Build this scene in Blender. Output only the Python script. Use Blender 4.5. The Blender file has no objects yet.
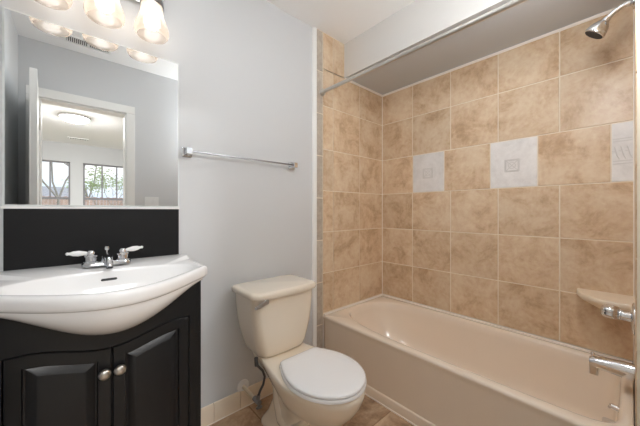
import bpy, bmesh, math, random
from mathutils import Vector, Matrix, noise
random.seed(7)
sc = bpy.context.scene
COL = sc.collection
PI = math.pi

# ------------------------------------------------------------------ camera
F_PX = 277.0
YAW = math.atan2(312.0, 277.0)
EYE = 1.14
cam_d = bpy.data.cameras.new('camera')
cam = bpy.data.objects.new('camera', cam_d)
COL.objects.link(cam)
cam.location = (0, 0, EYE)
cam.rotation_euler = (PI/2, 0, YAW - PI/2)
cam_d.sensor_width = 36.0
cam_d.lens = F_PX/640.0*36.0
cam_d.shift_y = -2.5/640.0
cam_d.clip_start = 0.02
sc.camera = cam

# ------------------------------------------------------------------ world, sun, exposure
w = bpy.data.worlds.new('daylight_sky'); sc.world = w; w.use_nodes = True
nt = w.node_tree; nt.nodes.clear()
out = nt.nodes.new('ShaderNodeOutputWorld'); bg = nt.nodes.new('ShaderNodeBackground')
tc = nt.nodes.new('ShaderNodeTexCoord'); no = nt.nodes.new('ShaderNodeTexNoise')
no.inputs['Scale'].default_value = 3.0; no.inputs['Detail'].default_value = 5.0
cr = nt.nodes.new('ShaderNodeValToRGB')
cr.color_ramp.elements[0].position = .4; cr.color_ramp.elements[0].color = (.5, .68, .9, 1)
cr.color_ramp.elements[1].position = .62; cr.color_ramp.elements[1].color = (1, 1, 1, 1)
nt.links.new(tc.outputs['Generated'], no.inputs['Vector'])
nt.links.new(no.outputs['Fac'], cr.inputs['Fac'])
nt.links.new(cr.outputs['Color'], bg.inputs['Color'])
bg.inputs['Strength'].default_value = 1.4
nt.links.new(bg.outputs[0], out.inputs[0])
sun_d = bpy.data.lights.new('sun', 'SUN'); sun_d.energy = 2.0; sun_d.angle = .05
sun = bpy.data.objects.new('sun', sun_d); COL.objects.link(sun)
sun.rotation_euler = (math.radians(48), 0, math.radians(150))
BULB = 6.5
WALL_FILL = 42.0  # strength of the added fill globes on the doorway wall
CEIL_FILL = 13.0  # strength of the added fill light on the bathroom ceiling
BEDLAMP = 270.0
sc.view_settings.view_transform = 'Standard'
sc.view_settings.look = 'None'
sc.view_settings.gamma = 1.0
sc.view_settings.use_curve_mapping = False
sc.view_settings.exposure = 0.17
sc.cycles.max_bounces = 14
sc.cycles.diffuse_bounces = 8
sc.cycles.glossy_bounces = 6
sc.cycles.transparent_max_bounces = 16
sc.cycles.sample_clamp_indirect = 6.0
sc.cycles.caustics_reflective = False
sc.cycles.caustics_refractive = False

# ------------------------------------------------------------------ materials
def lin(c):
    return tuple(((v/255.0)/12.92 if v/255.0 <= .04045 else ((v/255.0+.055)/1.055)**2.4) for v in c) + (1.0,)

def mat(name, rgb, rough=.5, metal=0.0, spec=.5, coat=0.0, bump=0.0, bscale=200.0, vary=0.0, vscale=6.0, aniso=None):
    m = bpy.data.materials.new(name); m.use_nodes = True
    t = m.node_tree; b = t.nodes['Principled BSDF']
    b.inputs['Roughness'].default_value = rough
    b.inputs['Metallic'].default_value = metal
    b.inputs['Specular IOR Level'].default_value = spec
    b.inputs['Coat Weight'].default_value = coat
    b.inputs['Coat Roughness'].default_value = .08
    base = lin(rgb)
    g = t.nodes.new('ShaderNodeTexCoord')
    n = t.nodes.new('ShaderNodeTexNoise'); n.inputs['Scale'].default_value = vscale; n.inputs['Detail'].default_value = 4
    t.links.new(g.outputs['Object'], n.inputs['Vector'])
    r = t.nodes.new('ShaderNodeValToRGB')
    lo = tuple(c*(1-vary) for c in base[:3]) + (1,); hi = tuple(min(1, c*(1+vary)) for c in base[:3]) + (1,)
    r.color_ramp.elements[0].position = .3; r.color_ramp.elements[0].color = lo
    r.color_ramp.elements[1].position = .7; r.color_ramp.elements[1].color = hi
    t.links.new(n.outputs['Fac'], r.inputs['Fac']); t.links.new(r.outputs['Color'], b.inputs['Base Color'])
    if bump:
        n2 = t.nodes.new('ShaderNodeTexNoise'); n2.inputs['Scale'].default_value = bscale; n2.inputs['Detail'].default_value = 3
        t.links.new(g.outputs['Object'], n2.inputs['Vector'])
        bp = t.nodes.new('ShaderNodeBump'); bp.inputs['Strength'].default_value = bump; bp.inputs['Distance'].default_value = .002
        t.links.new(n2.outputs['Fac'], bp.inputs['Height']); t.links.new(bp.outputs['Normal'], b.inputs['Normal'])
    return m

def emis(name, rgb, s):
    m = bpy.data.materials.new(name); m.use_nodes = True
    t = m.node_tree; t.nodes.clear()
    o = t.nodes.new('ShaderNodeOutputMaterial'); e = t.nodes.new('ShaderNodeEmission')
    e.inputs['Color'].default_value = tuple(rgb)+(1,); e.inputs['Strength'].default_value = s
    t.links.new(e.outputs[0], o.inputs[0])
    return m

def tile_mat(name, cols, scale=5.0, rough=.35, bump=.15):
    """mottled stone look; a per-tile random value shifts the pattern of each tile"""
    m = bpy.data.materials.new(name); m.use_nodes = True
    t = m.node_tree; b = t.nodes['Principled BSDF']; b.inputs['Roughness'].default_value = rough
    L = t.links.new
    g = t.nodes.new('ShaderNodeTexCoord'); a = t.nodes.new('ShaderNodeAttribute'); a.attribute_name = 'tile_rand'
    mu = t.nodes.new('ShaderNodeMath'); mu.operation = 'MULTIPLY'; mu.inputs[1].default_value = 37.0
    L(a.outputs['Fac'], mu.inputs[0])
    cx = t.nodes.new('ShaderNodeCombineXYZ'); L(mu.outputs[0], cx.inputs[0]); L(mu.outputs[0], cx.inputs[1]); L(mu.outputs[0], cx.inputs[2])
    ad = t.nodes.new('ShaderNodeVectorMath'); ad.operation = 'ADD'
    L(g.outputs['Object'], ad.inputs[0]); L(cx.outputs[0], ad.inputs[1])
    n = t.nodes.new('ShaderNodeTexNoise'); n.inputs['Scale'].default_value = scale; n.inputs['Detail'].default_value = 9
    n.inputs['Roughness'].default_value = .7; n.inputs['Distortion'].default_value = .35
    L(ad.outputs[0], n.inputs['Vector'])
    r = t.nodes.new('ShaderNodeValToRGB'); e = r.color_ramp.elements
    e[0].position = .36; e[0].color = lin(cols[0]); e[1].position = .60; e[1].color = lin(cols[2])
    k = e.new(.47); k.color = lin(cols[1])
    L(n.outputs['Fac'], r.inputs['Fac'])
    n2 = t.nodes.new('ShaderNodeTexNoise'); n2.inputs['Scale'].default_value = scale*7; n2.inputs['Detail'].default_value = 4
    L(ad.outputs[0], n2.inputs['Vector'])
    mx = t.nodes.new('ShaderNodeMix'); mx.data_type = 'RGBA'; mx.blend_type = 'OVERLAY'; mx.inputs[0].default_value = .25
    L(r.outputs['Color'], mx.inputs[6]); L(n2.outputs['Fac'], mx.inputs[7])
    hs = t.nodes.new('ShaderNodeHueSaturation')
    mr = t.nodes.new('ShaderNodeMapRange'); mr.inputs[3].default_value = .92; mr.inputs[4].default_value = 1.06
    L(a.outputs['Fac'], mr.inputs[0]); L(mr.outputs[0], hs.inputs['Value'])
    L(mx.outputs[2], hs.inputs['Color']); L(hs.outputs['Color'], b.inputs['Base Color'])
    bp = t.nodes.new('ShaderNodeBump'); bp.inputs['Strength'].default_value = bump; bp.inputs['Distance'].default_value = .003
    L(n.outputs['Fac'], bp.inputs['Height']); L(bp.outputs['Normal'], b.inputs['Normal'])
    return m

M = {}
M['wall'] = mat('grey_wall_paint', (213, 215, 217), .55, bump=.05, bscale=350)
M['ceiling'] = mat('white_ceiling_paint', (250, 250, 250), .75, bump=.05, bscale=300)
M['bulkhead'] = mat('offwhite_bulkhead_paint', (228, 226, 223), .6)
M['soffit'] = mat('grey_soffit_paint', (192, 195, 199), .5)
M['white_trim'] = mat('white_trim_paint', (244, 244, 242), .35)
M['tile'] = tile_mat('tan_stone_tile', [(192, 160, 127), (213, 185, 153), (224, 202, 174)], 6.0)
M['floor_tile'] = tile_mat('brown_floor_tile', [(144, 114, 88), (182, 152, 124), (206, 182, 154)], 5.0, .4)
M['grout'] = mat('cream_grout', (238, 226, 208), .8, bump=.1)
M['floor_grout'] = mat('brown_floor_grout', (150, 122, 98), .85, bump=.1)
M['accent'] = tile_mat('white_accent_tile', [(220, 217, 215), (228, 225, 223), (235, 232, 230)], 6, .4)
M['accent_line'] = mat('grey_relief', (214, 211, 208), .5)
M['bullnose'] = tile_mat('greige_bullnose', [(176, 163, 148), (188, 176, 162), (198, 188, 174)], 6, .35)
M['base_tile'] = mat('beige_base_tile', (240, 225, 204), .3, vary=.04)
M['biscuit'] = mat('biscuit_porcelain', (240, 229, 212), .12, coat=.4, vary=.01)
M['tub'] = mat('biscuit_enamel', (240, 226, 209), .16, coat=.35, vary=.012, vscale=3)
M['caulk'] = mat('white_caulk', (246, 240, 232), .5)
M['seat'] = mat('white_seat_plastic', (246, 247, 249), .18, coat=.2)
M['sink'] = mat('white_sink_porcelain', (248, 248, 248), .08, coat=.5)
M['black'] = mat('black_satin_lacquer', (22, 23, 25), .36, spec=.4, vary=.08, vscale=4)
M['blackboard'] = mat('black_splash_board', (22, 22, 23), .5, spec=.25, vary=.12, vscale=3)
M['dark'] = mat('dark_gap', (60, 60, 62), .7)
M['chrome'] = mat('polished_chrome', (225, 227, 230), .1, 1.0)
M['nickel'] = mat('satin_nickel', (205, 203, 198), .28, 1.0)
M['grey_metal'] = mat('grey_metal', (150, 150, 152), .3, 1.0)
M['rubber'] = mat('grey_braid', (88, 90, 94), .45, .4, bump=.3, bscale=700)
M['frame'] = mat('dark_window_frame', (140, 138, 142), .5)
M['plastic'] = mat('white_plastic', (238, 238, 238), .35)
M['pipe'] = mat('cream_pipe', (224, 208, 184), .4)
M['mirror'] = mat('mirror_silver', (244, 246, 246), .0, 1.0)
M['edge'] = mat('mirror_bevel', (226, 230, 230), .25, 0)
M['lamp'] = emis('bedroom_lamp_glow', (1, .99, .98), BEDLAMP)
M['wall_fill'] = emis('wall_fill_glow', (.95, .98, 1), WALL_FILL)
M['ceil_fill'] = emis('ceil_fill_glow', (.95, .98, 1), CEIL_FILL)
M['bulb'] = emis('bulb_glow', (1, .98, .95), BULB)
M['carpet'] = mat('beige_carpet', (206, 196, 182), .95, bump=.4, bscale=900, vary=.05)
M['bark'] = mat('grey_bark', (150, 142, 136), .9, bump=.5, bscale=60, vary=.2)
M['leaf'] = mat('spring_leaf', (178, 196, 134), .7, vary=.25, vscale=8)
M['grass'] = mat('lawn', (140, 150, 96), .95, vary=.2, vscale=1)
M['siding'] = mat('white_siding', (226, 226, 224), .7)
M['roof'] = mat('grey_shingle', (158, 156, 160), .85, vary=.15, vscale=10)
M['fence'] = mat('red_brown_fence', (190, 158, 146), .8, vary=.15, vscale=5)

def glass(name, tr=.9):
    m = bpy.data.materials.new(name); m.use_nodes = True
    t = m.node_tree; t.nodes.clear()
    o = t.nodes.new('ShaderNodeOutputMaterial'); x = t.nodes.new('ShaderNodeMixShader')
    a = t.nodes.new('ShaderNodeBsdfTransparent'); g = t.nodes.new('ShaderNodeBsdfGlossy'); g.inputs['Roughness'].default_value = .02
    x.inputs[0].default_value = 1-tr
    t.links.new(a.outputs[0], x.inputs[1]); t.links.new(g.outputs[0], x.inputs[2]); t.links.new(x.outputs[0], o.inputs[0])
    return m
M['pane'] = glass('window_glass', .93)
def frosted():
    m = bpy.data.materials.new('frosted_shade_glass'); m.use_nodes = True
    t = m.node_tree; t.nodes.clear(); L = t.links.new
    o = t.nodes.new('ShaderNodeOutputMaterial')
    tr = t.nodes.new('ShaderNodeBsdfTransparent'); tl = t.nodes.new('ShaderNodeBsdfTranslucent'); gl = t.nodes.new('ShaderNodeBsdfGlossy')
    tl.inputs['Color'].default_value = (1, .9, .8, 1); gl.inputs['Roughness'].default_value = .1
    tr.inputs['Color'].default_value = (1, .97, .94, 1)
    x = t.nodes.new('ShaderNodeMixShader'); x.inputs[0].default_value = .28
    y = t.nodes.new('ShaderNodeMixShader'); y.inputs[0].default_value = .05
    L(tr.outputs[0], x.inputs[1]); L(tl.outputs[0], x.inputs[2]); L(x.outputs[0], y.inputs[1]); L(gl.outputs[0], y.inputs[2]); L(y.outputs[0], o.inputs[0])
    return m
M['shade'] = frosted()

# ------------------------------------------------------------------ mesh helper
class MB:
    def __init__(s): s.v = []; s.f = []; s.m = []; s.a = []
    def face(s, idx, mi=0, a=0.0): s.f.append(tuple(idx)); s.m.append(mi); s.a.append(a)
    def box(s, lo, hi, mi=0):
        x0, y0, z0 = lo; x1, y1, z1 = hi; n = len(s.v)
        s.v += [(x0,y0,z0),(x1,y0,z0),(x1,y1,z0),(x0,y1,z0),(x0,y0,z1),(x1,y0,z1),(x1,y1,z1),(x0,y1,z1)]
        for q in ((3,2,1,0),(4,5,6,7),(0,1,5,4),(1,2,6,5),(2,3,7,6),(3,0,4,7)): s.face([n+i for i in q], mi)
        return s
    def loft(s, rings, close=True, cap0=True, cap1=True, mi=0):
        n = len(s.v); k = len(rings[0])
        for r in rings: s.v += [tuple(p) for p in r]
        for i in range(len(rings)-1):
            for j in range(k if close else k-1):
                a = n+i*k+j; b = n+i*k+(j+1) % k
                s.face((a, b, b+k, a+k), mi)
        if cap0: s.face([n+j for j in reversed(range(k))], mi)
        if cap1: s.face([n+(len(rings)-1)*k+j for j in range(k)], mi)
        return s
    def tube(s, path, rad, seg=16, mi=0, cap=True):
        P = [Vector(p) for p in path]; R = rad if isinstance(rad, (list, tuple)) else [rad]*len(P)
        rings = []; u = None
        for i, p in enumerate(P):
            t = (P[min(i+1, len(P)-1)]-P[max(i-1, 0)]).normalized()
            if u is None:
                u = t.orthogonal().normalized()
            else:
                u = (u - t*u.dot(t)).normalized()
            v = t.cross(u)
            rings.append([p+(u*math.cos(2*PI*j/seg)+v*math.sin(2*PI*j/seg))*R[i] for j in range(seg)])
        return s.loft(rings, True, cap, cap, mi)
    def lathe(s, prof, loc, axis=(0, 0, 1), seg=32, mi=0, cap=True):
        """prof: list of (r, d) with d measured along the axis from loc"""
        A = Vector(axis).normalized(); u = A.orthogonal().normalized(); v = A.cross(u); L = Vector(loc)
        rings = [[L+A*d+(u*math.cos(2*PI*j/seg)+v*math.sin(2*PI*j/seg))*max(r, 1e-4) for j in range(seg)] for r, d in prof]
        return s.loft(rings, True, cap, cap, mi)
    def ball(s, c, r, seg=20, mi=0, sc=(1, 1, 1)):
        rings = []
        for i in range(1, seg//2):
            th = PI*i/(seg//2)
            rings.append([(c[0]+sc[0]*r*math.sin(th)*math.cos(2*PI*j/seg), c[1]+sc[1]*r*math.sin(th)*math.sin(2*PI*j/seg), c[2]+sc[2]*r*math.cos(th)) for j in range(seg)])
        return s.loft(rings, mi=mi)
    def build(s, name, m, parent=None, smooth=35, bevel=0, attr=False, loc=None, normals=True):
        me = bpy.data.meshes.new(name)
        off = Vector(loc) if loc is not None else (parent.location if parent is not None else Vector((0, 0, 0)))
        me.from_pydata([tuple(Vector(p)-off) for p in s.v], [], s.f)
        ms = m if isinstance(m, (list, tuple)) else [m]
        for q in ms: me.materials.append(q)
        for p, i in zip(me.polygons, s.m): p.material_index = i
        if attr:
            at = me.attributes.new('tile_rand', 'FLOAT', 'FACE')
            at.data.foreach_set('value', s.a)
        if normals:
            b = bmesh.new(); b.from_mesh(me); bmesh.ops.recalc_face_normals(b, faces=b.faces); b.to_mesh(me); b.free()
        if smooth:
            me.polygons.foreach_set('use_smooth', [True]*len(me.polygons))
            me.set_sharp_from_angle(angle=math.radians(smooth))
        me.update()
        o = bpy.data.objects.new(name, me); COL.objects.link(o)
        if parent is not None: o.parent = parent
        elif loc is not None: o.location = off
        if bevel:
            bv = o.modifiers.new('bevel', 'BEVEL'); bv.width = bevel; bv.segments = 3; bv.limit_method = 'ANGLE'
        return o

def thing(name, label, cat, loc, group=None):
    o = bpy.data.objects.new(name, None); COL.objects.link(o); o.location = loc; o.empty_display_size = .05
    o['label'] = label; o['category'] = cat
    if group: o['group'] = group
    return o
def tag(o, label, cat, group=None):
    o['label'] = label; o['category'] = cat
    if group: o['group'] = group
    return o
def struct(o, label, cat):
    o['kind'] = 'structure'; o['label'] = label; o['category'] = cat
    return o
class Sub:
    """parent handle for sub-parts: mesh offsets follow the top-level thing"""
def child(mb, name, m, part, root, **k):
    o = mb.build(name, m, root, **k); o.parent = part
    return o
def rrect(cx, cy, hx, hy, r, z, n=6):
    pts = []
    for sx, sy, a0 in ((1, 1, 0), (-1, 1, 90), (-1, -1, 180), (1, -1, 270)):
        for i in range(n+1):
            a = math.radians(a0+90*i/n)
            pts.append((cx+sx*(hx-r)+r*math.cos(a), cy+sy*(hy-r)+r*math.sin(a), z))
    return pts
def bell(t): return .5+.5*math.cos(PI*min(1, abs(t)))

# ------------------------------------------------------------------ the room
YA = 1.505     # painted wall behind the vanity
YT = 1.491     # face of the tiles on that wall
XB = 2.073     # face of the tiles on the long tub wall
YC = -.02      # painted wall with the doorway
H = 2.44
XD = -.31
DX0, DX1, DZ = -.203, .352, 2.012   # doorway

def tiles(mb, rects, fr, d=.004, bev=.0022):
    """rects in wall coordinates; fr(u, v, depth) -> xyz; every tile has its own bevelled face"""
    for (u0, u1, v0, v1, mi) in rects:
        a = random.random(); n = len(mb.v); g = .0021; b = bev
        for (p, q, dd) in ((g, g, 0), (g+b, g+b, d)):
            mb.v += [fr(u0+p, v0+q, dd), fr(u1-p, v0+q, dd), fr(u1-p, v1-q, dd), fr(u0+p, v1-q, dd)]
        mb.face((n+4, n+5, n+6, n+7), mi, a)
        for i in range(4):
            j = (i+1) % 4; mb.face((n+i, n+j, n+4+j, n+4+i), mi, a)

# floor
fl = MB(); fl.box((XD-.1, -.14, -.06), (2.2, 1.62, -.002))
floor = fl.build('floor', M['floor_grout'], smooth=0)
struct(floor, 'brown stone tile floor of the bathroom', 'floor')
ft = MB(); rects = []
gx = [-.31, -.15, .152, .457, .762, 1.066, 1.36]; gy = [-.02, .302, .607, .912, 1.217, 1.495]
for i in range(len(gx)-1):
    for j in range(len(gy)-1): rects.append((gx[i], gx[i+1], gy[j], gy[j+1], 0))
tiles(ft, rects, lambda u, v, d: (u, v, -.003+d*.75))
ft.build('floor_tiles', M['floor_tile'], floor, attr=True, smooth=0)

struct(MB().box((XD-.1, -.14, H), (2.2, 1.62, H+.1)).build('ceiling', M['ceiling'], smooth=0), 'white ceiling of the bathroom', 'ceiling')
wa = struct(MB().box((XD-.1, YA, 0), (2.2, YA+.1, H)).build('wall_left', M['wall'], smooth=0), 'light grey wall behind the vanity and toilet', 'wall')
wb = struct(MB().box((XB+.008, -.02, 0), (XB+.12, YA, H)).build('wall_right', M['wall'], smooth=0), 'long wall above the bathtub', 'wall')
wd = struct(MB().box((XD-.1, -.02, 0), (XD, YA, H)).build('wall_side', M['wall'], smooth=0), 'grey wall beside the vanity, seen in the mirror', 'wall')
m = MB()
m.box((XD-.1, -.14, 0), (DX0, YC, H)); m.box((DX1, -.14, 0), (2.2, YC, H)); m.box((DX0, -.14, DZ), (DX1, YC, H))
wc = struct(m.build('wall_near', M['wall'], smooth=0), 'grey wall with the doorway and the tub faucet', 'wall')
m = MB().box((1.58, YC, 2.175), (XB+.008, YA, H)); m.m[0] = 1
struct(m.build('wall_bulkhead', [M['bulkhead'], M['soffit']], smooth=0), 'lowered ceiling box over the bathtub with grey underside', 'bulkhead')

# tiles on the long wall (pattern measured row by row)
rows = [.392, .682, .983, 1.285, 1.588, 1.905, 2.172]
ver = [-.008, .275, .582, .888, 1.195, YT]
rects = []; acc = [(.935, 1.191), (.375, .628), (-.008, .072)]
for r in range(6):
    if r == 3:
        xs = [-.008, .072, .375, .628, .935, 1.191, YT]
        for i in range(6): rects.append((xs[i], xs[i+1], rows[r], rows[r+1], 2 if i in (0, 2, 4) else 0))
    else:
        for i in range(5): rects.append((ver[i], ver[i+1], rows[r], rows[r+1], 0))
mb = MB(); mb.box((XB+.003, -.02, .3915), (XB+.012, YT+.01, 2.174), 1)
tiles(mb, rects, lambda u, v, d: (XB+.004-d, u, v))
# embossed motif on the accent tiles
def motif(cy, cz, s, full=True):
    def bar(y0, z0, y1, z1, r=.0022):
        mb.tube([(XB-.0005, y0, z0), (XB-.0005, y1, z1)], r, 6, 3)
    q = s
    lo = -q if full else -.0
    for k in (q, q*.86):
        bar(cy+k, cz-k, cy+k, cz+k)
        bar(cy-k, cz-k, cy-k, cz+k); bar(cy-k, cz+k, cy+k, cz+k); bar(cy-k, cz-k, cy+k, cz-k)
    bar(cy-q*.8, cz-q*.8, cy+q*.8, cz+q*.8); bar(cy-q*.8, cz+q*.8, cy+q*.8, cz-q*.8)
    for i in range(12):
        a = 2*PI*i/12; b = 2*PI*(i+1)/12
        bar(cy+q*.5*math.cos(a), cz+q*.5*math.sin(a), cy+q*.5*math.cos(b), cz+q*.5*math.sin(b), .0018)
motif(1.063, 1.432, .038); motif(.505, 1.425, .038)
for z in (1.378, 1.392, 1.492, 1.505): mb.tube([(XB-.0005, -.002, z), (XB-.0005, .066, z)], .002, 6, 3)
for i in range(9):
    y0 = -.002+.0075*i
    mb.tube([(XB-.0005, y0, 1.40+.02*(i % 3)), (XB-.0005, y0+.01, 1.425+.02*((i*2) % 3))], .002, 6, 3)
tl = mb.build('tile_field', [M['tile'], M['grout'], M['accent'], M['accent_line']], wb, attr=True, smooth=30)

# tiles on the vanity wall beside the tub, up to the ceiling
mb = MB(); mb.box((1.291, YT+.003, .0), (XB+.006, YA+.001, 2.174), 1); mb.box((1.291, YT+.003, 2.17), (1.58, YA+.001, H), 1)
xa = [1.354, 1.458, 1.762, XB]
rects = [(xa[i], xa[i+1], rows[r], rows[r+1], 0) for r in range(6) for i in range(3)]
rects += [(1.354, 1.458, 2.172, 2.438, 0), (1.458, 1.579, 2.172, 2.438, 0)]
z = .0
zz = [0, .315, .62, .925, 1.23, 1.535, 1.84, 2.145, 2.438]
for za, zb in zip(zz[:-1], zz[1:]): rects.append((1.293, 1.354, za, zb, 2))
tiles(mb, rects, lambda u, v, d: (u, YT+.004-d, v))
mb.build('tile_field', [M['tile'], M['grout'], M['bullnose']], wa, attr=True, smooth=0)

# tiles on the faucet wall
mb = MB(); mb.box((1.36, -.02, .37), (XB+.006, -.011, 2.174), 1)
xs = [1.36, 1.458, 1.762, XB]
rects = [(xs[i], xs[i+1], rows[r], rows[r+1], 0) for r in range(6) for i in range(3)]
tiles(mb, rects, lambda u, v, d: (u, -.012+d, v))
mb.build('tile_field', [M['tile'], M['grout']], wc, attr=True, smooth=0)

# white edge strip between painted wall and tile
m = MB(); m.loft([[(1.26, YA, z), (1.262, YA-.006, z), (1.272, YA-.012, z), (1.292, YT-.001, z), (1.292, YA, z)] for z in (0, H)])
struct(m.build('trim_1', M['white_trim'], smooth=20), 'white edge strip between grey wall and tile', 'trim')
# caulk line under the bulkhead
m = MB(); m.box((XB-.008, -.008, 2.160), (XB+.004, YT, 2.1755)); m.box((1.582, YT-.008, 2.160), (XB, YT+.004, 2.1755)); m.box((XB-.004, YT-.004, .37), (XB+.004, YT+.004, 2.17)); m.box((XB-.004, -.008, .37), (XB+.004, -.004, 2.17))
struct(m.build('trim_2', M['caulk'], smooth=0), 'light caulk line around the top of the tiles', 'trim')

# ceramic baseboards
def base(name, xs, label):
    m = MB()
    m.box((xs[0], YA-.008, 0), (xs[-1], YA-.0005, .098), 1)
    for a, b in zip(xs[:-1], xs[1:]):
        m.loft([[(x, YA-.001, .001), (x, YA-.013, .001), (x, YA-.013, .092), (x, YA-.009, .099), (x, YA-.001, .1)] for x in (a+.0012, b-.0012)])
    m.box((xs[0], YA-.018, -.001), (xs[-1], YA-.012, .003), 2)
    struct(m.build(name, [M['base_tile'], M['floor_grout'], M['caulk']], smooth=30), label, 'baseboard')
base('baseboard_left', [.402, .412, .563, .714, .866, 1.017, 1.168, 1.262], 'beige ceramic baseboard tiles along the grey wall')

# doorway casing, seen in the mirror
m = MB()
for y0, y1 in ((-.0198, -.0065), (-.154, -.1402)):
    m.box((DX0-.068, y0, 0), (DX0+.001, y1, DZ)); m.box((DX1-.001, y0, 0), (DX1+.062, y1, DZ)); m.box((DX0-.068, y0, DZ+.0005), (DX1+.062, y1, DZ+.068))
m.box((DX0+.0005, -.139, 0), (DX0+.012, -.021, DZ-.013)); m.box((DX1-.012, -.139, 0), (DX1-.0005, -.021, DZ-.013)); m.box((DX0+.0005, -.139, DZ-.012), (DX1-.0005, -.021, DZ-.0005))
struct(m.build('trim_3', M['white_trim'], smooth=0, bevel=.002), 'white casing around the doorway, seen in the mirror', 'trim')
# open door leaf
dr = MB().loft([[(-.200, -.003, z), (-.167, .60, z), (-.202, .602, z), (-.235, -.001, z)] for z in (.012, 2.0)]).build('door_1', M['white_trim'], smooth=0, bevel=.002, loc=(DX0+.016, 0, 0))
struct(dr, 'white door standing open against the side wall', 'door')
m = MB()
for s, x in ((1, -.170), (-1, -.205)):
    m.lathe([(.026, 0), (.026, .006), (.011, .009), (.011, .02), (.024, .028), (.027, .038), (.022, .048), (.001, .052)], (x, .54, .95), (s, 0, 0))
m.build('door_knob', M['nickel'], None, loc=(DX0+.016, 0, 0)).parent = dr
bpy.data.objects['door_knob'].location = (0, 0, 0)
m = MB()
for z in (.25, 1.05, 1.80): m.tube([(-.198, -.003, z-.045), (-.198, -.003, z+.045)], .006, 10)
hg = m.build('hinges', M['nickel'], None, loc=(DX0+.016, 0, 0)); hg.location = (0, 0, 0); hg.parent = dr

# ------------------------------------------------------------------ bedroom beyond the doorway (seen in the mirror)
BY = -4.25
struct(MB().box((-2.6, BY-.1, -.06), (3.2, -.14, -.002)).build('floor_bedroom', M['carpet'], smooth=0), 'beige carpet of the bedroom', 'floor')
struct(MB().box((-2.6, BY-.1, H), (3.2, -.14, H+.1)).build('ceiling_bedroom', M['ceiling'], smooth=0), 'white ceiling of the bedroom seen in the mirror', 'ceiling')
struct(MB().box((-2.7, BY, 0), (-2.6, -.14, H)).build('wall_bedroom_east', M['wall'], smooth=0), 'side wall of the bedroom', 'wall')
struct(MB().box((3.2, BY, 0), (3.3, -.14, H)).build('wall_bedroom_west', M['wall'], smooth=0), 'side wall of the bedroom by the tub', 'wall')
m = MB(); m.box((-2.6, -.14, 0), (-.41, -.06, H)); m.box((2.2, -.14, 0), (3.2, -.06, H))
struct(m.build('wall_bedroom_near', M['wall'], smooth=0), 'bedroom wall beside the bathroom', 'wall')
WZ0, WZ1 = .80, 2.085
W1 = (-.62, -.056); W2 = (.135, .94)
m = MB()
for x0, x1 in ((-2.7, W1[0]), (W1[1], W2[0]), (W2[1], 3.3)): m.box((x0, BY-.1, 0), (x1, BY, H))
for x0, x1 in (W1, W2): m.box((x0, BY-.1, 0), (x1, BY, WZ0)); m.box((x0, BY-.1, WZ1), (x1, BY, H))
struct(m.build('wall_bedroom_far', M['wall'], smooth=0), 'bedroom wall with two windows seen in the mirror', 'wall')
def window(name, x0, x1, mulls, label):
    m = MB(); t = .026; y0, y1 = BY-.075, BY-.035
    m.box((x0, y0, WZ0), (x0+t, y1, WZ1)); m.box((x1-t, y0, WZ0), (x1, y1, WZ1)); m.box((x0, y0, WZ0), (x1, y1, WZ0+t)); m.box((x0, y0, WZ1-t), (x1, y1, WZ1))
    m.box((x0, y0-.01, 1.355), (x1, y1+.008, 1.395))
    for mx in mulls: m.box((mx-.011, y0+.006, 1.37), (mx+.011, y1-.004, WZ1))
    o = struct(m.build(name, M['frame'], smooth=0, loc=((x0+x1)/2, BY, WZ0)), label, 'window')
    p = MB().box((x0+.01, BY-.058, WZ0+.01), (x1-.01, BY-.054, WZ1-.01)).build('pane', M['pane'], None, smooth=0, loc=((x0+x1)/2, BY, WZ0)); p.location = (0, 0, 0); p.parent = o
    s = MB().box((x0-.03, BY-.04, WZ0-.02), (x1+.03, BY+.05, WZ0)).build('window_sill', M['white_trim'], None, smooth=0, loc=((x0+x1)/2, BY, WZ0)); s.location = (0, 0, 0); s.parent = o
window('window_1', W1[0], W1[1], [-.338], 'left bedroom window seen in the mirror')
window('window_2', W2[0], W2[1], [.435, .68], 'right bedroom window seen in the mirror')

lt = thing('ceiling_light', 'round white ceiling light of the bedroom, reflected in the mirror', 'ceiling light', (.01, -2.12, H))
MB().lathe([(.17, 0), (.17, -.02), (.155, -.026)], (.01, -2.12, H-.0005), seg=40).build('rim', M['white_trim'], lt)
MB().lathe([(.152, -.022), (.145, -.045), (.11, -.062), (.05, -.07), (.001, -.072)], (.01, -2.12, H), seg=40, cap=False).build('diffuser', M['lamp'], lt)

bl_ = thing('added_ceiling_fill', 'added fill light out of view, shaped as a round flush ceiling light', 'ceiling light', (.22, .80, H))  # invented fixture, added out of view to even out the light
MB().lathe([(.165, 0), (.165, -.014), (.15, -.018)], (.22, .80, H-.0005), seg=40).build('rim', M['white_trim'], bl_)
MB().lathe([(.148, -.014), (.146, -.03), (.125, -.052), (.08, -.066), (.04, -.070), (.001, -.071)], (.22, .80, H), seg=40, cap=False).build('diffuser', M['ceil_fill'], bl_)
ws_ = thing('added_wall_fill', 'added fill light out of view, two globes high on the wall beside the doorway', 'wall light', (1.16, YC, 1.925))  # invented fixture, added out of view to brighten walls, tub and ceiling
MB().box((.98, YC+.0005, 1.895), (1.34, YC+.016, 1.955)).build('back_plate', M['nickel'], ws_, smooth=0, bevel=.004)
for x in (1.06, 1.26):
    MB().lathe([(.02, 0), (.02, .02), (.03, .035), (.03, .045)], (x, YC+.014, 1.925), (0, 1, 0), seg=24).build('holder', M['nickel'], ws_)
    MB().ball((x, YC+.112, 1.925), .068, 28).build('globe', M['wall_fill'], ws_, smooth=60)

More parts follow.
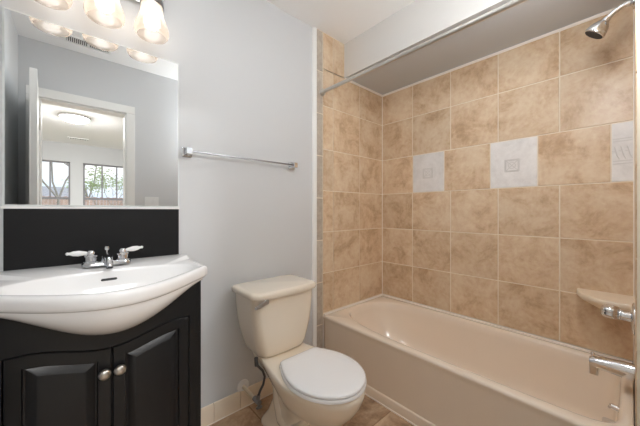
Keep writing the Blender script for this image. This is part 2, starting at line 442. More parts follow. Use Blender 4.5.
def vent(name, label, x0, x1, y0, y1, n):
    v = thing(name, label, 'vent', ((x0+x1)/2, (y0+y1)/2, H))
    m = MB(); z0, z1 = H-.012, H-.0005; t = .012
    m.box((x0, y0, z0), (x1, y0+t, z1)); m.box((x0, y1-t, z0), (x1, y1, z1)); m.box((x0, y0+t, z0), (x0+t, y1-t, z1)); m.box((x1-t, y0+t, z0), (x1, y1-t, z1)); m.box(((x0+x1)/2-.006, y0+t, z0), ((x0+x1)/2+.006, y1-t, z1))
    m.build('frame', M['white_trim'], v, smooth=0)
    MB().box((x0+t, y0+t, H-.003), (x1-t, y1-t, H-.0006)).build('backing', M['dark'], v, smooth=0)
    s = MB()
    for i in range(n):
        x = x0+t+(x1-x0-2*t)*(i+.5)/n; dw = (x1-x0-2*t)/n*.28
        s.loft([[(x-dw, y, z0+.001), (x-dw+.002, y, z0+.001), (x+dw, y, z1-.003), (x+dw-.002, y, z1-.003)] for y in (y0+t, y1-t)])
    s.build('louvers', M['white_trim'], v, smooth=0)
vent('ceiling_vent', 'louvered vent on the bathroom ceiling, reflected at the mirror top', -.055, .225, .13, .245, 22)
vent('ceiling_vent', 'small vent on the bedroom ceiling, reflected in the mirror', -.09, .20, -3.73, -3.59, 8)
sw = thing('light_switch', 'white double light switch plate, reflected at the lower right of the mirror', 'light switch', (.548, YC, 1.21))
MB().box((.492, YC, 1.152), (.606, YC+.006, 1.268)).build('plate', M['plastic'], sw, smooth=0, bevel=.002)
for x in (.524, .574): MB().box((x-.016, YC+.005, 1.178), (x+.016, YC+.011, 1.242)).build('rocker', M['plastic'], sw, smooth=0, bevel=.0015)

# ------------------------------------------------------------------ outside the windows
struct(MB().box((-30, -60, -.6), (30, BY-.3, -.5)).build('ground', M['grass'], smooth=0), 'lawn outside the bedroom windows', 'ground')
fc = MB()
for i in range(100):
    x = -5+.12*i; fc.box((x, -13.05, -.5), (x+.112, -13.0, 1.72+.02*(i % 2)))
fc.box((-5, -13.0, 1.1), (7, -12.95, 1.2))
tag(fc.build('fence', M['fence'], smooth=0, loc=(1, -13, -.5)), 'reddish brown board fence outside the windows, seen in the mirror', 'fence')
hs = thing('house', 'pale neighbouring house with grey roof, seen in the mirror through the left window', 'house', (-2.3, -22, -.5))
MB().box((-5.4, -25, -.5), (.4, -21, 1.9)).build('wall', M['siding'], hs, smooth=0)
MB().loft([[(x, -20.6, 1.85), (x, -23, 2.75), (x, -25.4, 1.85)] for x in (-5.7, .7)]).build('roof', M['roof'], hs, smooth=0)
def tree_mesh(base, h, seed, depth=5, spread=.55):
    random.seed(seed); m = MB(); tips = []
    def grow(p, d, L, r, k):
        q = p + d*L*.5 + Vector((random.uniform(-.06, .06), random.uniform(-.06, .06), 0))*L
        e = p + d*L
        m.tube([p, q, e], [r, r*.85, r*.68], 6)
        if k == 0: tips.append(e); return
        for i in range(3 if k > 1 else 2):
            n = (d + Vector((random.uniform(-1, 1), random.uniform(-1, 1), random.uniform(-.15, .7)))*spread).normalized()
            grow(e, n, L*random.uniform(.62, .85), r*.62, k-1)
    grow(Vector(base), Vector((0, 0, 1)), h*.34, h*.009, depth)
    return m, tips
m, _ = tree_mesh((-.46, -12.2, -.5), 6.2, 3, 5, .7)
bt = thing('bare_tree', 'leafless tree outside the left bedroom window, seen in the mirror', 'tree', (-.46, -12.2, -.5)); m.build('trunk', M['bark'], bt, smooth=60)
m, tips = tree_mesh((.95, -11.0, -.5), 3.1, 11, 4, .75)
gt = thing('leafy_tree', 'light green tree outside the right bedroom window, seen in the mirror', 'tree', (.95, -11, -.5)); m.build('trunk', M['bark'], gt, smooth=60)
lf = MB()
for t in tips:
    for i in range(26):
        c = t+Vector((random.gauss(0, .17), random.gauss(0, .17), random.gauss(0, .13))); a = random.uniform(0, 2*PI); s = random.uniform(.025, .05)
        u = Vector((math.cos(a), math.sin(a), random.uniform(-.5, .5))).normalized()*s; v = u.orthogonal().normalized()*s*.6
        n = len(lf.v); lf.v += [c-u, c+v, c+u, c-v]; lf.face((n, n+1, n+2, n+3))
lf.build('foliage', M['leaf'], gt, smooth=0, normals=False)
m, _ = tree_mesh((.55, -15.5, -.5), 6.5, 21, 5, .7)
b2 = thing('bare_tree', 'leafless tree behind the green tree, seen in the mirror through the right window', 'tree', (.55, -15.5, -.5)); m.build('trunk', M['bark'], b2, smooth=60)
random.seed(5)

# ------------------------------------------------------------------ bathtub
TX0, TX1, TY0, TY1, TZ = 1.352, 2.071, -.006, 1.488, .38
tub = thing('bathtub', 'beige alcove bathtub along the tan tiled wall', 'bathtub', ((TX0+TX1)/2, (TY0+TY1)/2, 0))
NA = 160
def rect_ring(ins, z, r=.02):
    """rounded rectangle sampled at the same angles as the basin"""
    cx, cy = 1.72, .75; hx0, hx1, hy0, hy1 = cx-TX0-ins, TX1-ins-cx, cy-TY0-ins, TY1-ins-cy
    pts = []
    for j in range(NA):
        a = 2*PI*j/NA
        # superellipse-like parameter spread towards the corners
        c, s = math.cos(a), math.sin(a)
        ux = math.copysign(abs(c)**.18, c); uy = math.copysign(abs(s)**.18, s)
        k = max(abs(ux), abs(uy)); ux /= k; uy /= k
        pts.append((cx+ux*(hx1 if ux > 0 else hx0), cy+uy*(hy1 if uy > 0 else hy0), z))
    return pts
def basin_ring(cx, cy, rx, ry, z, e):
    pts = []
    for j in range(NA):
        a = 2*PI*j/NA; c, s = math.cos(a), math.sin(a)
        q = e if s > 0 else e+6.0*min(1, -s*2.0)
        pts.append((cx+rx*math.copysign(abs(c)**(2/q), c), cy+ry*math.copysign(abs(s)**(2/q), s), z))
    return pts
R = [rect_ring(0, 0), rect_ring(0, .052), rect_ring(.002, .057), rect_ring(.007, .061), rect_ring(.007, .335), rect_ring(.004, .352), rect_ring(.001, .362), rect_ring(0, .369), rect_ring(.003, .376), rect_ring(.010, TZ)]
# rim to basin lip
bcx, bcy, brx, bry = 1.716, .738, .316, .718
R += [basin_ring(bcx, bcy, brx+.004, bry+.004, TZ, 3.0), basin_ring(bcx, bcy, brx-.004, bry-.004, TZ-.003, 3.0), basin_ring(bcx, bcy, brx-.012, bry-.013, TZ-.014, 3.0)]
K = 14
for i in range(1, K+1):
    t = i/K; z = TZ-.014-(TZ-.014-.055)*math.sin(t*PI/2)**.9
    f = t**1.7
    y_hi = bcy+bry-.013 - f*.30 - t*.02; y_lo = bcy-bry+.013 + f*.035 + t*.01
    rx = brx-.012 - f*.085 - t*.012
    R.append(basin_ring(bcx, (y_hi+y_lo)/2, rx, (y_hi-y_lo)/2, z, 3.0-.2*t))
last = R[-1]
for k in (.7, .35, .05):
    cx = sum(p[0] for p in last)/NA; cy = sum(p[1] for p in last)/NA
    R.append([(cx+(p[0]-cx)*k, cy+(p[1]-cy)*k, .053-.003*(1-k)) for p in last])
MB().loft(R, True, True, True).build('tub_body', M['tub'], tub, smooth=40)
m = MB(); m.box((TX0-.005, .0, -.001), (TX0+.001, YT-.004, .007))
m.tube([(TX1-.001, TY0+.006, TZ+.003), (TX1-.001, TY1-.003, TZ+.003)], .0075, 10); m.tube([(TX0+.01, TY1, TZ+.002), (TX1-.002, TY1, TZ+.003)], .0075, 10); m.tube([(TX0+.002, TY1+.001, .01), (TX0+.002, TY1+.001, TZ-.004)], .004, 8)
m.build('caulk', M['caulk'], tub, smooth=50)
ov = MB(); ov.loft([[(1.72+sx*hx, y, .186+sz*hz) for sx, sz in ((-1, -1), (1, -1), (1, 1), (-1, 1))] for y, hx, hz in ((.030, .040, .040), (.082, .040, .040), (.088, .036, .036))])
ovo = ov.build('overflow_plate', M['chrome'], tub, smooth=0, bevel=.003)
sl = MB()
for k in range(5): sl.box((1.686+.016*k, .0875, .158), (1.691+.016*k, .0888, .214))
child(sl, 'slots', M['dark'], ovo, tub, smooth=0)
m = MB(); m.tube([(1.722, .035, .30), (1.722, .060, .304)], [.011, .009], 14); m.tube([(1.722, .058, .306), (1.722, .066, .292)], [.007, .005], 12)
child(m, 'trip_lever', M['chrome'], ovo, tub)
ovo.location = (0, 0, 0)
MB().lathe([(.03, -.004), (.03, .003), (.022, .005), (.001, .003)], (1.72, .27, .053), seg=28).build('drain', M['chrome'], tub)

# ------------------------------------------------------------------ tub fittings
sp = thing('tub_spout', 'chrome tub spout low on the faucet wall over the bathtub', 'spout', (1.72, -.008, .488))
rings = []
for y, zc, hz, hx in ((-.008, .474, .033, .029), (.0, .474, .033, .029), (.03, .474, .032, .028), (.06, .474, .029, .026), (.09, .473, .025, .024), (.115, .472, .022, .023), (.126, .470, .020, .022)):
    rings.append([(1.72+hx*math.copysign(abs(math.cos(a))**.75, math.cos(a)), y, zc+hz*math.copysign(abs(math.sin(a))**.75, math.sin(a))) for a in [2*PI*j/24 for j in range(24)]])
m = MB().loft(rings)
m.loft([rrect(1.72, .112, .020, .0145, .007, z) for z in (.462, .45, .424, .422)])
m.build('spout_body', M['chrome'], sp, smooth=50)
MB().lathe([(.004, 0), (.004, .010), (.0075, .011), (.0075, .02), (.005, .022)], (1.72, .116, .490), seg=16).build('diverter_knob', M['chrome'], sp)

vl = thing('shower_valve', 'chrome single handle shower valve below the soap shelf', 'faucet handle', (1.72, -.008, .70))
MB().lathe([(.066, 0), (.066, .003), (.06, .008), (.034, .011), (.032, .012)], (1.72, -.008, .695), (0, 1, 0), seg=40).build('escutcheon', M['chrome'], vl)
MB().lathe([(.021, .0), (.021, .028), (.024, .03), (.024, .034), (.021, .036)], (1.72, .002, .70), (0, 1, .05), seg=28).build('sleeve', M['chrome'], vl)
prof = [(.022, .036), (.027, .042), (.029, .055), (.029, .07), (.026, .082), (.018, .09), (.001, .093)]
mm = MB(); A = Vector((0, 1, .08)).normalized(); u = Vector((1, 0, 0)); v = A.cross(u); rr = []
for r, d in prof:
    rr.append([Vector((1.72, .0, .70))+A*d+(u*math.cos(2*PI*j/40)+v*math.sin(2*PI*j/40))*r*(1+.07*math.cos(5*2*PI*j/40)) for j in range(40)])
mm.loft(rr).build('handle', M['chrome'], vl, smooth=60)

sh = thing('overhead_shower', 'chrome shower head on bent arm at the top right corner', 'shower head', (1.72, -.008, 1.985))
MB().lathe([(.03, 0), (.029, .005), (.013, .012), (.012, .014)], (1.72, -.008, 2.0), (0, 1, 0), seg=28).build('flange', M['chrome'], sh)
MB().tube([(1.72, -.006, 2.0), (1.72, .012, 2.0), (1.72, .03, 1.997), (1.72, .048, 1.988), (1.72, .064, 1.975), (1.72, .074, 1.966)], .0098, 16).build('arm', M['chrome'], sh, smooth=60)
ax = Vector((0, .62, -.78)).normalized()
hd = MB().lathe([(.011, -.004), (.013, .004), (.013, .012), (.021, .018), (.030, .03), (.036, .046), (.039, .058), (.039, .064), (.036, .067)], (1.72, .071, 1.969), ax, seg=32).build('head', M['chrome'], sh, smooth=50)
child(MB().lathe([(.035, .0672), (.033, .069), (.001, .069)], (1.72, .071, 1.969), ax, seg=32), 'spray_face', M['dark'], hd, sh)

cs = MB(); pts = []
ox, oy = XB, -.008
def shelf_ring(k, z):
    p = [(ox, oy, z)]
    for i in range(17):
        a = PI/2*i/16; c, s = math.cos(a)**.8, math.sin(a)**.8
        p.append((ox-.205*k*s, oy+.208*k*c, z))
    return p
cs.loft([shelf_ring(.45, .632), shelf_ring(.72, .652), shelf_ring(.94, .680), shelf_ring(1, .694), shelf_ring(1, .710), shelf_ring(.985, .714)] + [shelf_ring(.5, .715)], cap1=True)
tag(cs.build('soap_shelf', M['base_tile'], smooth=45, loc=(XB, -.008, .69)), 'cream ceramic corner soap shelf on the tile above the tub', 'soap shelf')

rod = thing('shower_curtain_rod', 'long brushed metal shower curtain rod above the tub edge', 'curtain rod', (1.344, YT, 1.997))
MB().tube([(1.344, YT-.004, 1.997), (1.366, -.012, 1.997)], .0125, 20).build('rod', M['nickel'], rod)
for y, s, x in ((YT, -1, 1.344), (-.0195, 1, 1.368)):
    MB().lathe([(.026, 0), (.026, .004), (.022, .014), (.016, .018), (.0155, .024)], (x, y, 1.997), (0, s, 0), seg=28).build('flange', M['nickel'], rod)

# ------------------------------------------------------------------ towel bar
tb = thing('towel_bar', 'slim grey towel bar on the wall above the toilet', 'towel bar', (.755, YA, 1.436))
MB().box((.42, 1.457, 1.4315), (1.09, 1.466, 1.4405)).build('bar', M['grey_metal'], tb, smooth=0, bevel=.002)
for x in (.428, 1.08):
    m = MB()
    m.loft([[(x+sx*hx, y, 1.436+sz*hz) for sx, sz in ((-1, -1), (1, -1), (1, 1), (-1, 1))] for y, hx, hz in ((YA, .024, .024), (YA-.008, .024, .024), (YA-.012, .015, .017), (YA-.03, .014, .016), (YA-.054, .014, .016))])
    m.build('post', M['chrome'], tb, smooth=0, bevel=.002)

# ------------------------------------------------------------------ mirror and backsplash
mr = thing('mirror', 'large frameless wall mirror above the black backsplash', 'mirror', (.098, YA, 1.15))
X0, X1, Z0, Z1 = -.193, .392, 1.156, 1.874
m = MB(); b = .006
r0 = [(X0, YA-.0005, Z0), (X1, YA-.0005, Z0), (X1, YA-.0005, Z1), (X0, YA-.0005, Z1)]
r1 = [(x, YA-.004, z) for x, y, z in r0]
r2 = [(X0+b, YA-.006, Z0+b), (X1-b, YA-.006, Z0+b), (X1-b, YA-.006, Z1-b), (X0+b, YA-.006, Z1-b)]
m.loft([r0, r1, r2], cap1=False)
m.build('bevelled_edge', M['edge'], mr, smooth=0)
m = MB(); m.v = r2[:]; m.face((0, 1, 2, 3)); m.build('glass', M['mirror'], mr, smooth=0, normals=False)
MB().box((X0-.004, YA-.010, 1.147), (X1+.0, YA-.0005, 1.1555)).build('bottom_channel', M['white_trim'], mr, smooth=0, label=None) if False else MB().box((X0-.004, YA-.010, 1.147), (X1, YA-.0005, 1.1555)).build('bottom_channel', M['white_trim'], mr, smooth=0)
bs = MB().box((-.190, YA-.008, .917), (.390, YA-.0005, 1.1465)).build('backsplash', M['blackboard'], smooth=0, loc=(.1, YA, .917), bevel=.001)
tag(bs, 'matte black backsplash board between the mirror and the sink', 'backsplash')

# ------------------------------------------------------------------ vanity light
vf = thing('vanity_light', 'three bulb vanity light with bell glass shades over the mirror', 'wall light', (.092, YA, 2.13))
MB().box((-.14, YA-.02, 2.09), (.324, YA-.0005, 2.18)).build('back_plate', M['chrome'], vf, smooth=0, bevel=.006)
for x in (-.07, .092, .254):
    yb = 1.39
    MB().tube([(x, YA-.018, 2.135), (x, YA-.05, 2.14), (x, YA-.085, 2.13), (x, yb, 2.105), (x, yb, 2.07)], .008, 14).build('arm', M['chrome'], vf, smooth=60)
    MB().lathe([(.012, .045), (.034, .04), (.043, .02), (.045, 0), (.042, -.004)], (x, yb, 2.036), seg=32).build('holder', M['grey_metal'], vf)
    pr = [(.041, 2.036), (.042, 2.02), (.044, 2.0), (.048, 1.982), (.055, 1.963), (.062, 1.945), (.0655, 1.93), (.066, 1.918), (.063, 1.906), (.058, 1.899), (.055, 1.8985), (.055, 1.901), (.0605, 1.908), (.063, 1.919), (.0625, 1.93), (.059, 1.944), (.052, 1.962), (.045, 1.981), (.041, 2.0), (.039, 2.02), (.038, 2.036)]
    MB().lathe([(r, z-1.9) for r, z in pr], (x, yb, 1.9), seg=48, cap=False).build('glass_shade', M['shade'], vf, smooth=60)
    MB().lathe([(.013, 2.035-1.9), (.013, 2.012-1.9), (.018, 2.0-1.9), (.027, .078), (.030, .062), (.029, .05), (.022, .038), (.012, .033), (.001, .032)], (x, yb, 1.9), seg=28).build('bulb', M['bulb'], vf)

# ------------------------------------------------------------------ vanity cabinet
VX0, VX1, VC, VY = -.202, .398, .1, 1.2
va = thing('vanity_cabinet', 'black vanity cabinet with two raised panel doors under the sink', 'cabinet', (VC, 1.35, 0))
m = MB()
m.box((VX0, VY, 0), (VX0+.016, YA-.002, .848)); m.box((VX1-.016, VY, 0), (VX1, YA-.002, .848)); m.box((VX0+.016, VY+.01, .09), (VX1-.016, YA-.002, .106)); m.box((VX0+.016, YA-.012, .106), (VX1-.016, YA-.002, .8))
m.box((VX0+.016, VY+.05, 0), (VX1-.016, VY+.066, .09))
m.build('carcass', M['black'], va, smooth=0, bevel=.0012)
def zface(x): return .852-.116*bell((x-.1)/.315)**.9
def zdoor(x): return .708-.044*bell((x-.095)/.215)
def strip(mb, xs, lo, hi, y0, y1):
    mb.loft([[(x, y0, lo(x)), (x, y0, hi(x)), (x, y1, hi(x)), (x, y1, lo(x))] for x in xs])
def lins(a, b, n): return [a+(b-a)*i/n for i in range(n+1)]
DL0, DL1, DR0, DR1, DB = -.153, .0972, .1008, .349, .10
m = MB(); g = .003
strip(m, lins(VX0+.016, DL0-g, 6), lambda x: .0, zface, VY, VY+.018)
strip(m, lins(DL0-g, DR1+g, 60), lambda x: zdoor(x)+g, zface, VY, VY+.018)
strip(m, lins(DR1+g, VX1-.016, 6), lambda x: .0, zface, VY, VY+.018)
strip(m, lins(DL0-g, DR1+g, 4), lambda x: .06, lambda x: DB-g, VY, VY+.018)
strip(m, [DL1-.02, DR0+.02], lambda x: DB, lambda x: .64, VY+.019, VY+.03)
m.build('face_frame', M['black'], va, smooth=30)
def door(x0, x1, kx, kz):
    yf = VY-.003; n = 26
    def loop(i, y):
        a, b = x0+i, x1-i
        p = [(a+(b-a)*k/n, y, DB+i) for k in range(n+1)]
        p += [(b-(b-a)*k/n, y, zdoor(b-(b-a)*k/n)-i*1.02) for k in range(n+1)]
        return p
    L = [loop(0, VY+.017), loop(0, yf+.003), loop(.003, yf), loop(.036, yf), loop(.039, yf+.010), loop(.044, yf+.011), loop(.066, yf+.0005), loop(.069, yf)]
    o = MB().loft(L).build('door', M['black'], va, smooth=25)
    kb = MB().lathe([(.006, 0), (.006, .010), (.0155, .014), (.018, .020), (.0165, .026), (.009, .030), (.001, .031)], (kx, yf, kz), (0, -1, 0), seg=28)
    child(kb, 'knob', M['nickel'], o, va, smooth=50)
door(DL0, DL1, .077, .588)
door(DR0, DR1, .119, .588)

# ------------------------------------------------------------------ sink
SX0, SX1, SYB, STOP = -.217, .417, YA-.010, .912
sk = thing('vanity_sink', 'wide white porcelain belly sink on the black vanity cabinet', 'sink', (.1, 1.3, .86))
def yfront(x):
    d = min(1, abs(x-.1)/.317)
    return 1.168-.222*bell(d)**.55
poly = []
for x in lins(SX0+.012, SX1-.012, 56): poly.append((x, yfront(x)))
def arc(cx, cy, r, a0, a1, n=5): return [(cx+r*math.cos(math.radians(a0+(a1-a0)*i/n)), cy+r*math.sin(math.radians(a0+(a1-a0)*i/n))) for i in range(n+1)]
poly += arc(SX1-.012, 1.180, .012, -60, 0)
for y in lins(1.20, SYB-.006, 14): poly.append((SX1, y))
poly += arc(SX1-.006, SYB-.006, .006, 10, 90, 3)
for x in lins(SX1-.02, SX0+.02, 40): poly.append((x, SYB))
poly += arc(SX0+.006, SYB-.006, .006, 90, 170, 3)
for y in lins(SYB-.006, 1.20, 14): poly.append((SX0, y))
poly += arc(SX0+.012, 1.180, .012, 180, 240)
bx, by, brx, brf, brb = .1, 1.160, .296, .26, .180
def inward(d):
    """outline moved inwards by d (towards the basin centre)"""
    res = []
    for x, y in poly:
        v = Vector((bx-x, by-y)); l = v.length; res.append((x+v.x/l*d, y+v.y/l*d))
    return res
def ell(k):
    res = []
    for x, y in poly:
        dx, dy = x-bx, y-by; a = math.atan2(dy, dx); c, q = math.cos(a), math.sin(a); ry = brb if q > 0 else brf
        r = 1/((abs(c)/brx)**2.3+(abs(q)/ry)**2.3)**(1/2.3)
        r2 = math.hypot(dx, dy)-.034
        h_ = max(0, .03-abs(r-r2))/.03; r = min(r, r2)-h_*h_*.03*.25
        res.append((bx+r*c*k, by+r*q*k))
    return res
def Z(p, z): return [(x, y, z) for x, y in p]
R = [Z(ell(.08), .796), Z(ell(.2), .797)]
for k in (.35, .5, .62, .73, .82, .89, .94, .975, 1.0): R.append(Z(ell(k), .797+.111*k**3.2))
R += [Z(ell(1.03), STOP-.001), Z(inward(.022), STOP+.001)] if False else [Z(ell(1.025), STOP-.001)]
def led(p, d): # rear ledge slightly higher, as on the photographed sink
    return [(x, y, d+.012*max(0, min(1, (y-1.40)/.012))) for x, y in p]
R += [led(inward(.020), STOP+.001), led(inward(.012), STOP), led(inward(.006), STOP-.003), led(inward(.002), STOP-.008), led(poly, STOP-.015), Z(poly, .880), Z(inward(.003), .873), Z(inward(.010), .868), Z(inward(.03), .866)]
m = MB().loft(R, True, True, False)
# belly under the front lip, down to the cabinet face
cols = []
for x in lins(SX0+.020, SX1-.020, 56):
    yf = yfront(x)+.020; zf = zface(max(VX0, min(VX1, x)))+.0; c = []
    for i in range(17):
        t = i/16*PI/2
        c.append((x, yf+(VY-.002-yf)*(1-math.cos(t)), .866-(.866-zf)*math.sin(t)))
    cols.append(c)
m.loft(cols, close=False, cap0=False, cap1=False)
m.build('basin', M['sink'], sk, smooth=48)
wd_, nd_ = Vector((0, .53, .85)), Vector((0, -.85, .53)); c0 = Vector((.1, by+brb*.905, .797+.111*.905**3.2))
MB().loft([[c0+Vector((sx, 0, 0))+wd_*sz+nd_*q for sx, sz in ((-.022, -.0045), (.022, -.0045), (.0255, 0), (.022, .0045), (-.022, .0045), (-.0255, 0))] for q in (-.006, .0015)]).build('overflow_slot', M['dark'], sk, smooth=0)
MB().lathe([(.021, .796-.8), (.021, .0), (.016, .002), (.001, .001)], (bx, by, .8), seg=24).build('drain', M['chrome'], sk)

fa = thing('faucet', 'chrome two handle faucet at the back of the white sink', 'faucet', (.1, 1.41, .922))
FZ = .9225
m = MB(); m.loft([rrect(.1, 1.405, hx, hy, hy*.95, z) for z, hx, hy in ((FZ, .080, .028), (FZ+.009, .080, .028), (FZ+.016, .074, .023))])
m.build('base_plate', M['chrome'], fa, smooth=40)
for s in (-1, 1):
    x = .1+s*.051
    hb = MB().lathe([(.024, .012), (.024, .018), (.0195, .021), (.019, .036), (.022, .038), (.022, .042), (.014, .047), (.0135, .054), (.009, .061), (.001, .063)], (x, 1.405, FZ), seg=28).build('handle_body', M['chrome'], fa)
    a = Vector((x, 1.405, FZ+.051)); d = Vector((s*.985, .05, .12 if s > 0 else .04)).normalized()
    lv = MB().tube([a, a+d*.012, a+d*.02, a+d*.036, a+d*.052, a+d*.06, a+d*.064, a+d*.07, a+d*.074], [.006, .006, .008, .011, .0095, .006, .005, .0065, .002], 16)
    child(lv, 'lever', M['sink'], hb, fa, smooth=60)
m = MB(); m.lathe([(.023, .010), (.021, .022), (.0185, .034), (.012, .044), (.001, .048)], (.1, 1.405, FZ), seg=28)
m.tube([(.1, 1.405, FZ+.024), (.1, 1.385, FZ+.032), (.1, 1.36, FZ+.032), (.1, 1.335, FZ+.026), (.1, 1.31, FZ+.014), (.1, 1.302, FZ+.004)], [.016, .016, .0145, .013, .012, .0115], 20)
m.build('spout', M['chrome'], fa, smooth=60)
MB().lathe([(.003, .038), (.003, .056), (.0075, .059), (.009, .065), (.007, .072), (.001, .074)], (.1, 1.418, FZ), seg=16).build('lift_rod', M['chrome'], fa)

# ------------------------------------------------------------------ toilet
TC = .845
to = thing('toilet', 'beige two piece toilet with white seat lid beside the tub', 'toilet', (TC, 1.1, 0))
def egg(z, y0, y1, rx, wb, e=2.0, n=24, s0=.5, off=0):
    """outline from front tip y0 to back y1; full width rx up to s0, narrowing to wb at the back"""
    ys = []; 
    right = []
    ym = y0+(y1-y0)*s0
    for i in range(n+1):
        a = PI/2*i/n
        right.append((rx*math.sin(a)**(2/e), ym-(ym-y0)*math.cos(a)**(2/e)))
    for i in range(1, n+1):
        t = i/n; sm = t*t*(3-2*t)
        right.append((rx+(wb-rx)*sm, ym+(y1-.03-ym)*t))
    for i in range(1, 7):
        a = PI/2*i/6
        right.append((wb-.03+.03*math.cos(a), y1-.03+.03*math.sin(a)))
    pts = [(TC+x, y, z) for x, y in right] + [(TC-x, y, z) for x, y in reversed(right) if x > 1e-6]
    return pts
bl = MB().loft([
    egg(0, .865, 1.34, .112, .095, s0=.5), egg(.018, .865, 1.34, .112, .095, s0=.5), egg(.03, .872, 1.335, .104, .088, s0=.5),
    egg(.08, .88, 1.30, .088, .075, s0=.5), egg(.15, .872, 1.27, .084, .068, s0=.5), egg(.20, .845, 1.265, .094, .068, s0=.48),
    egg(.245, .80, 1.28, .122, .072, s0=.48), egg(.29, .76, 1.32, .150, .086, s0=.46), egg(.33, .735, 1.375, .166, .108, s0=.44),
    egg(.36, .724, 1.405, .173, .114, s0=.42), egg(.376, .722, 1.41, .175, .120, s0=.40), egg(.386, .726, 1.408, .172, .119, s0=.40), egg(.389, .734, 1.40, .163, .112, s0=.40)])
bl.build('bowl', M['biscuit'], to, smooth=60)
m = MB()
for s in (-1, 1): # trapway bulges on both sides of the foot
    m.tube([(TC+s*.085, .93, .235), (TC+s*.07, 1.0, .15), (TC+s*.066, 1.08, .09), (TC+s*.062, 1.16, .10), (TC+s*.055, 1.21, .17), (TC+s*.05, 1.23, .24)], [.018, .03, .034, .034, .03, .02], 18)
m.build('trapway', M['biscuit'], to, smooth=60)
for s in (-1, 1):
    MB().lathe([(.045, 0), (.045, .012), (.030, .022), (.016, .03), (.012, .034), (.001, .036)], (TC+s*.095, 1.155, 0), seg=24).build('bolt_cap', M['biscuit'], to, smooth=60)
def trr(z, hx, yf, yb, r, bow=.0):
    c = rrect(TC-.005, (yf+yb)/2, hx, (yb-yf)/2, r, z, 8)
    res = []
    for x, y, zz in c:
        if y < (yf+yb)/2: y -= bow*(1-min(1, abs(x-TC)/hx)**2)
        res.append((x, y, zz))
    return res
def dens(ring, k=4):
    o = []
    for i in range(len(ring)):
        a = Vector(ring[i]); b = Vector(ring[(i+1) % len(ring)]); o.append(tuple(a))
        if (b-a).length > .05:
            for j in range(1, 8): o.append(tuple(a.lerp(b, j/8)))
    return o
def tr(z, hx, yf, yb, r, bow):
    c = dens(rrect(TC-.005, (yf+yb)/2, hx, (yb-yf)/2, r, z, 8)); res = []
    for x, y, zz in c:
        if y < (yf+yb)/2: y -= bow*(1-min(1, abs(x-TC)/hx)**2)
        res.append((x, y, zz))
    return res
tk = MB().loft([tr(.391, .128, 1.235, 1.42, .045, .01), tr(.394, .136, 1.228, 1.427, .045, .012), tr(.405, .143, 1.222, 1.43, .045, .013), tr(.43, .151, 1.217, 1.433, .045, .014),
    tr(.47, .163, 1.214, 1.436, .045, .014), tr(.52, .175, 1.212, 1.44, .042, .014), tr(.58, .184, 1.211, 1.442, .04, .014), tr(.65, .190, 1.21, 1.444, .038, .014), tr(.705, .193, 1.21, 1.445, .036, .014)])
tk.build('tank', M['biscuit'], to, smooth=50)
ld = MB().loft([tr(.702, 0.193, 1.203, 1.450, .036, .016), tr(.704, 0.202, 1.194, 1.458, .036, .018), tr(.711, 0.205, 1.191, 1.461, .036, .018), tr(.722, 0.205, 1.191, 1.461, .036, .018), tr(.729, 0.203, 1.193, 1.459, .036, .018), tr(.734, 0.196, 1.200, 1.452, .034, .018), tr(.736, 0.184, 1.212, 1.44, .03, .016)])
ld.build('tank_lid', M['biscuit'], to, smooth=50)
m = MB(); m.lathe([(.013, 0), (.013, .008), (.009, .012)], (.712, 1.203, .688), (0, -1, 0), seg=20)
rr = []
for t, hh in ((0, .011), (.2, .0115), (.7, .009), (1, .006)):
    px_, pz = .718-.072*t, .690-.020*t
    rr.append([(px_, 1.190, pz-hh), (px_, 1.190, pz+hh), (px_, 1.197, pz+hh), (px_, 1.197, pz-hh)])
m.loft(rr); fl_ = m.build('flush_lever', M['chrome'], to, smooth=30, bevel=.001); fl_['label'] = 'chrome flush lever'
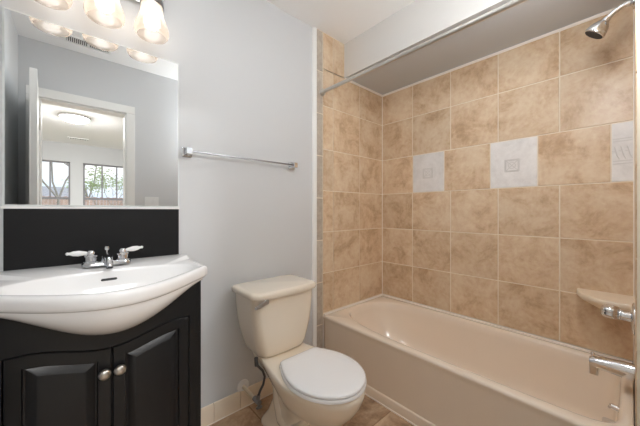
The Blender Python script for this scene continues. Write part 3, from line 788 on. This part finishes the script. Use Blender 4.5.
def seat_ring(z, ins, y0=.724, y1=1.118, rx=.174, wb=.122, s0=.52, n=28):
    y0 += ins; y1 -= ins; rx -= ins; wb -= ins; ym = y0+(y1-y0)*s0; right = []; rc = .022
    for i in range(n+1):
        a = PI/2*i/n; right.append((rx*math.sin(a), ym-(ym-y0)*math.cos(a)))
    for i in range(1, n+1):
        t = i/n; right.append((wb+(rx-wb)*(1-t**1.9), ym+(y1-rc-ym)*t))
    for i in range(1, 7):
        a = PI/2*i/6; right.append((wb-rc+rc*math.cos(a), y1-rc+rc*math.sin(a)))
    return [(TC+x, y, z) for x, y in right]+[(TC-x, y, z) for x, y in reversed(right) if x > 1e-6]
st = MB().loft([seat_ring(.391, .006), seat_ring(.393, .001), seat_ring(.402, 0), seat_ring(.407, .004)]).build('seat', M['seat'], to, smooth=50); st['label'] = 'white plastic seat'
lidr = MB().loft([seat_ring(.4095, .006), seat_ring(.411, .003), seat_ring(.417, .003), seat_ring(.421, .006), seat_ring(.424, .014), seat_ring(.426, .04), seat_ring(.4265, .08)]).build('seat_lid', M['seat'], to, smooth=50); lidr['label'] = 'closed white lid'
for s in (-1, 1):
    MB().loft([rrect(TC+s*.07, 1.112, .016, .012, .005, z) for z in (.389, .4, .408)]).build('hinge', M['seat'], to, smooth=40)

# ------------------------------------------------------------------ water supply
ws = thing('water_supply_valve', 'shutoff valve and grey hose low on the wall beside the toilet', 'supply valve', (.728, YA, .118))
MB().lathe([(.038, 0), (.036, .005), (.022, .010), (.013, .011)], (.735, YA-.0005, .118), (0, -1, 0), seg=28).build('wall_escutcheon', M['plastic'], ws)
MB().tube([(.735, YA-.008, .118), (.735, 1.355, .118)], .010, 16).build('stub_pipe', M['pipe'], ws)
vb = MB().tube([(.735, 1.365, .118), (.735, 1.312, .118)], .0135, 16); vb.tube([(.735, 1.33, .118), (.74, 1.33, .150)], .010, 14)
vo = vb.build('valve_body', M['grey_metal'], ws, smooth=50)
child(MB().lathe([(.006, 0), (.006, .008), (.016, .010), (.018, .014), (.016, .018), (.001, .019)], (.735, 1.32, .108), (0, -.35, -1), seg=20), 'valve_handle', M['grey_metal'], vo, ws)
hp = [(.74, 1.33, .148), (.748, 1.328, .17), (.762, 1.318, .205), (.765, 1.308, .25), (.745, 1.295, .295), (.715, 1.282, .33), (.697, 1.272, .352)]
MB().tube(hp, .0062, 12).build('hose', M['rubber'], ws, smooth=60)
MB().tube([(.696, 1.271, .349), (.692, 1.268, .391)], [.010, .0095], 14).build('coupling_nut', M['rubber'], ws, smooth=40)
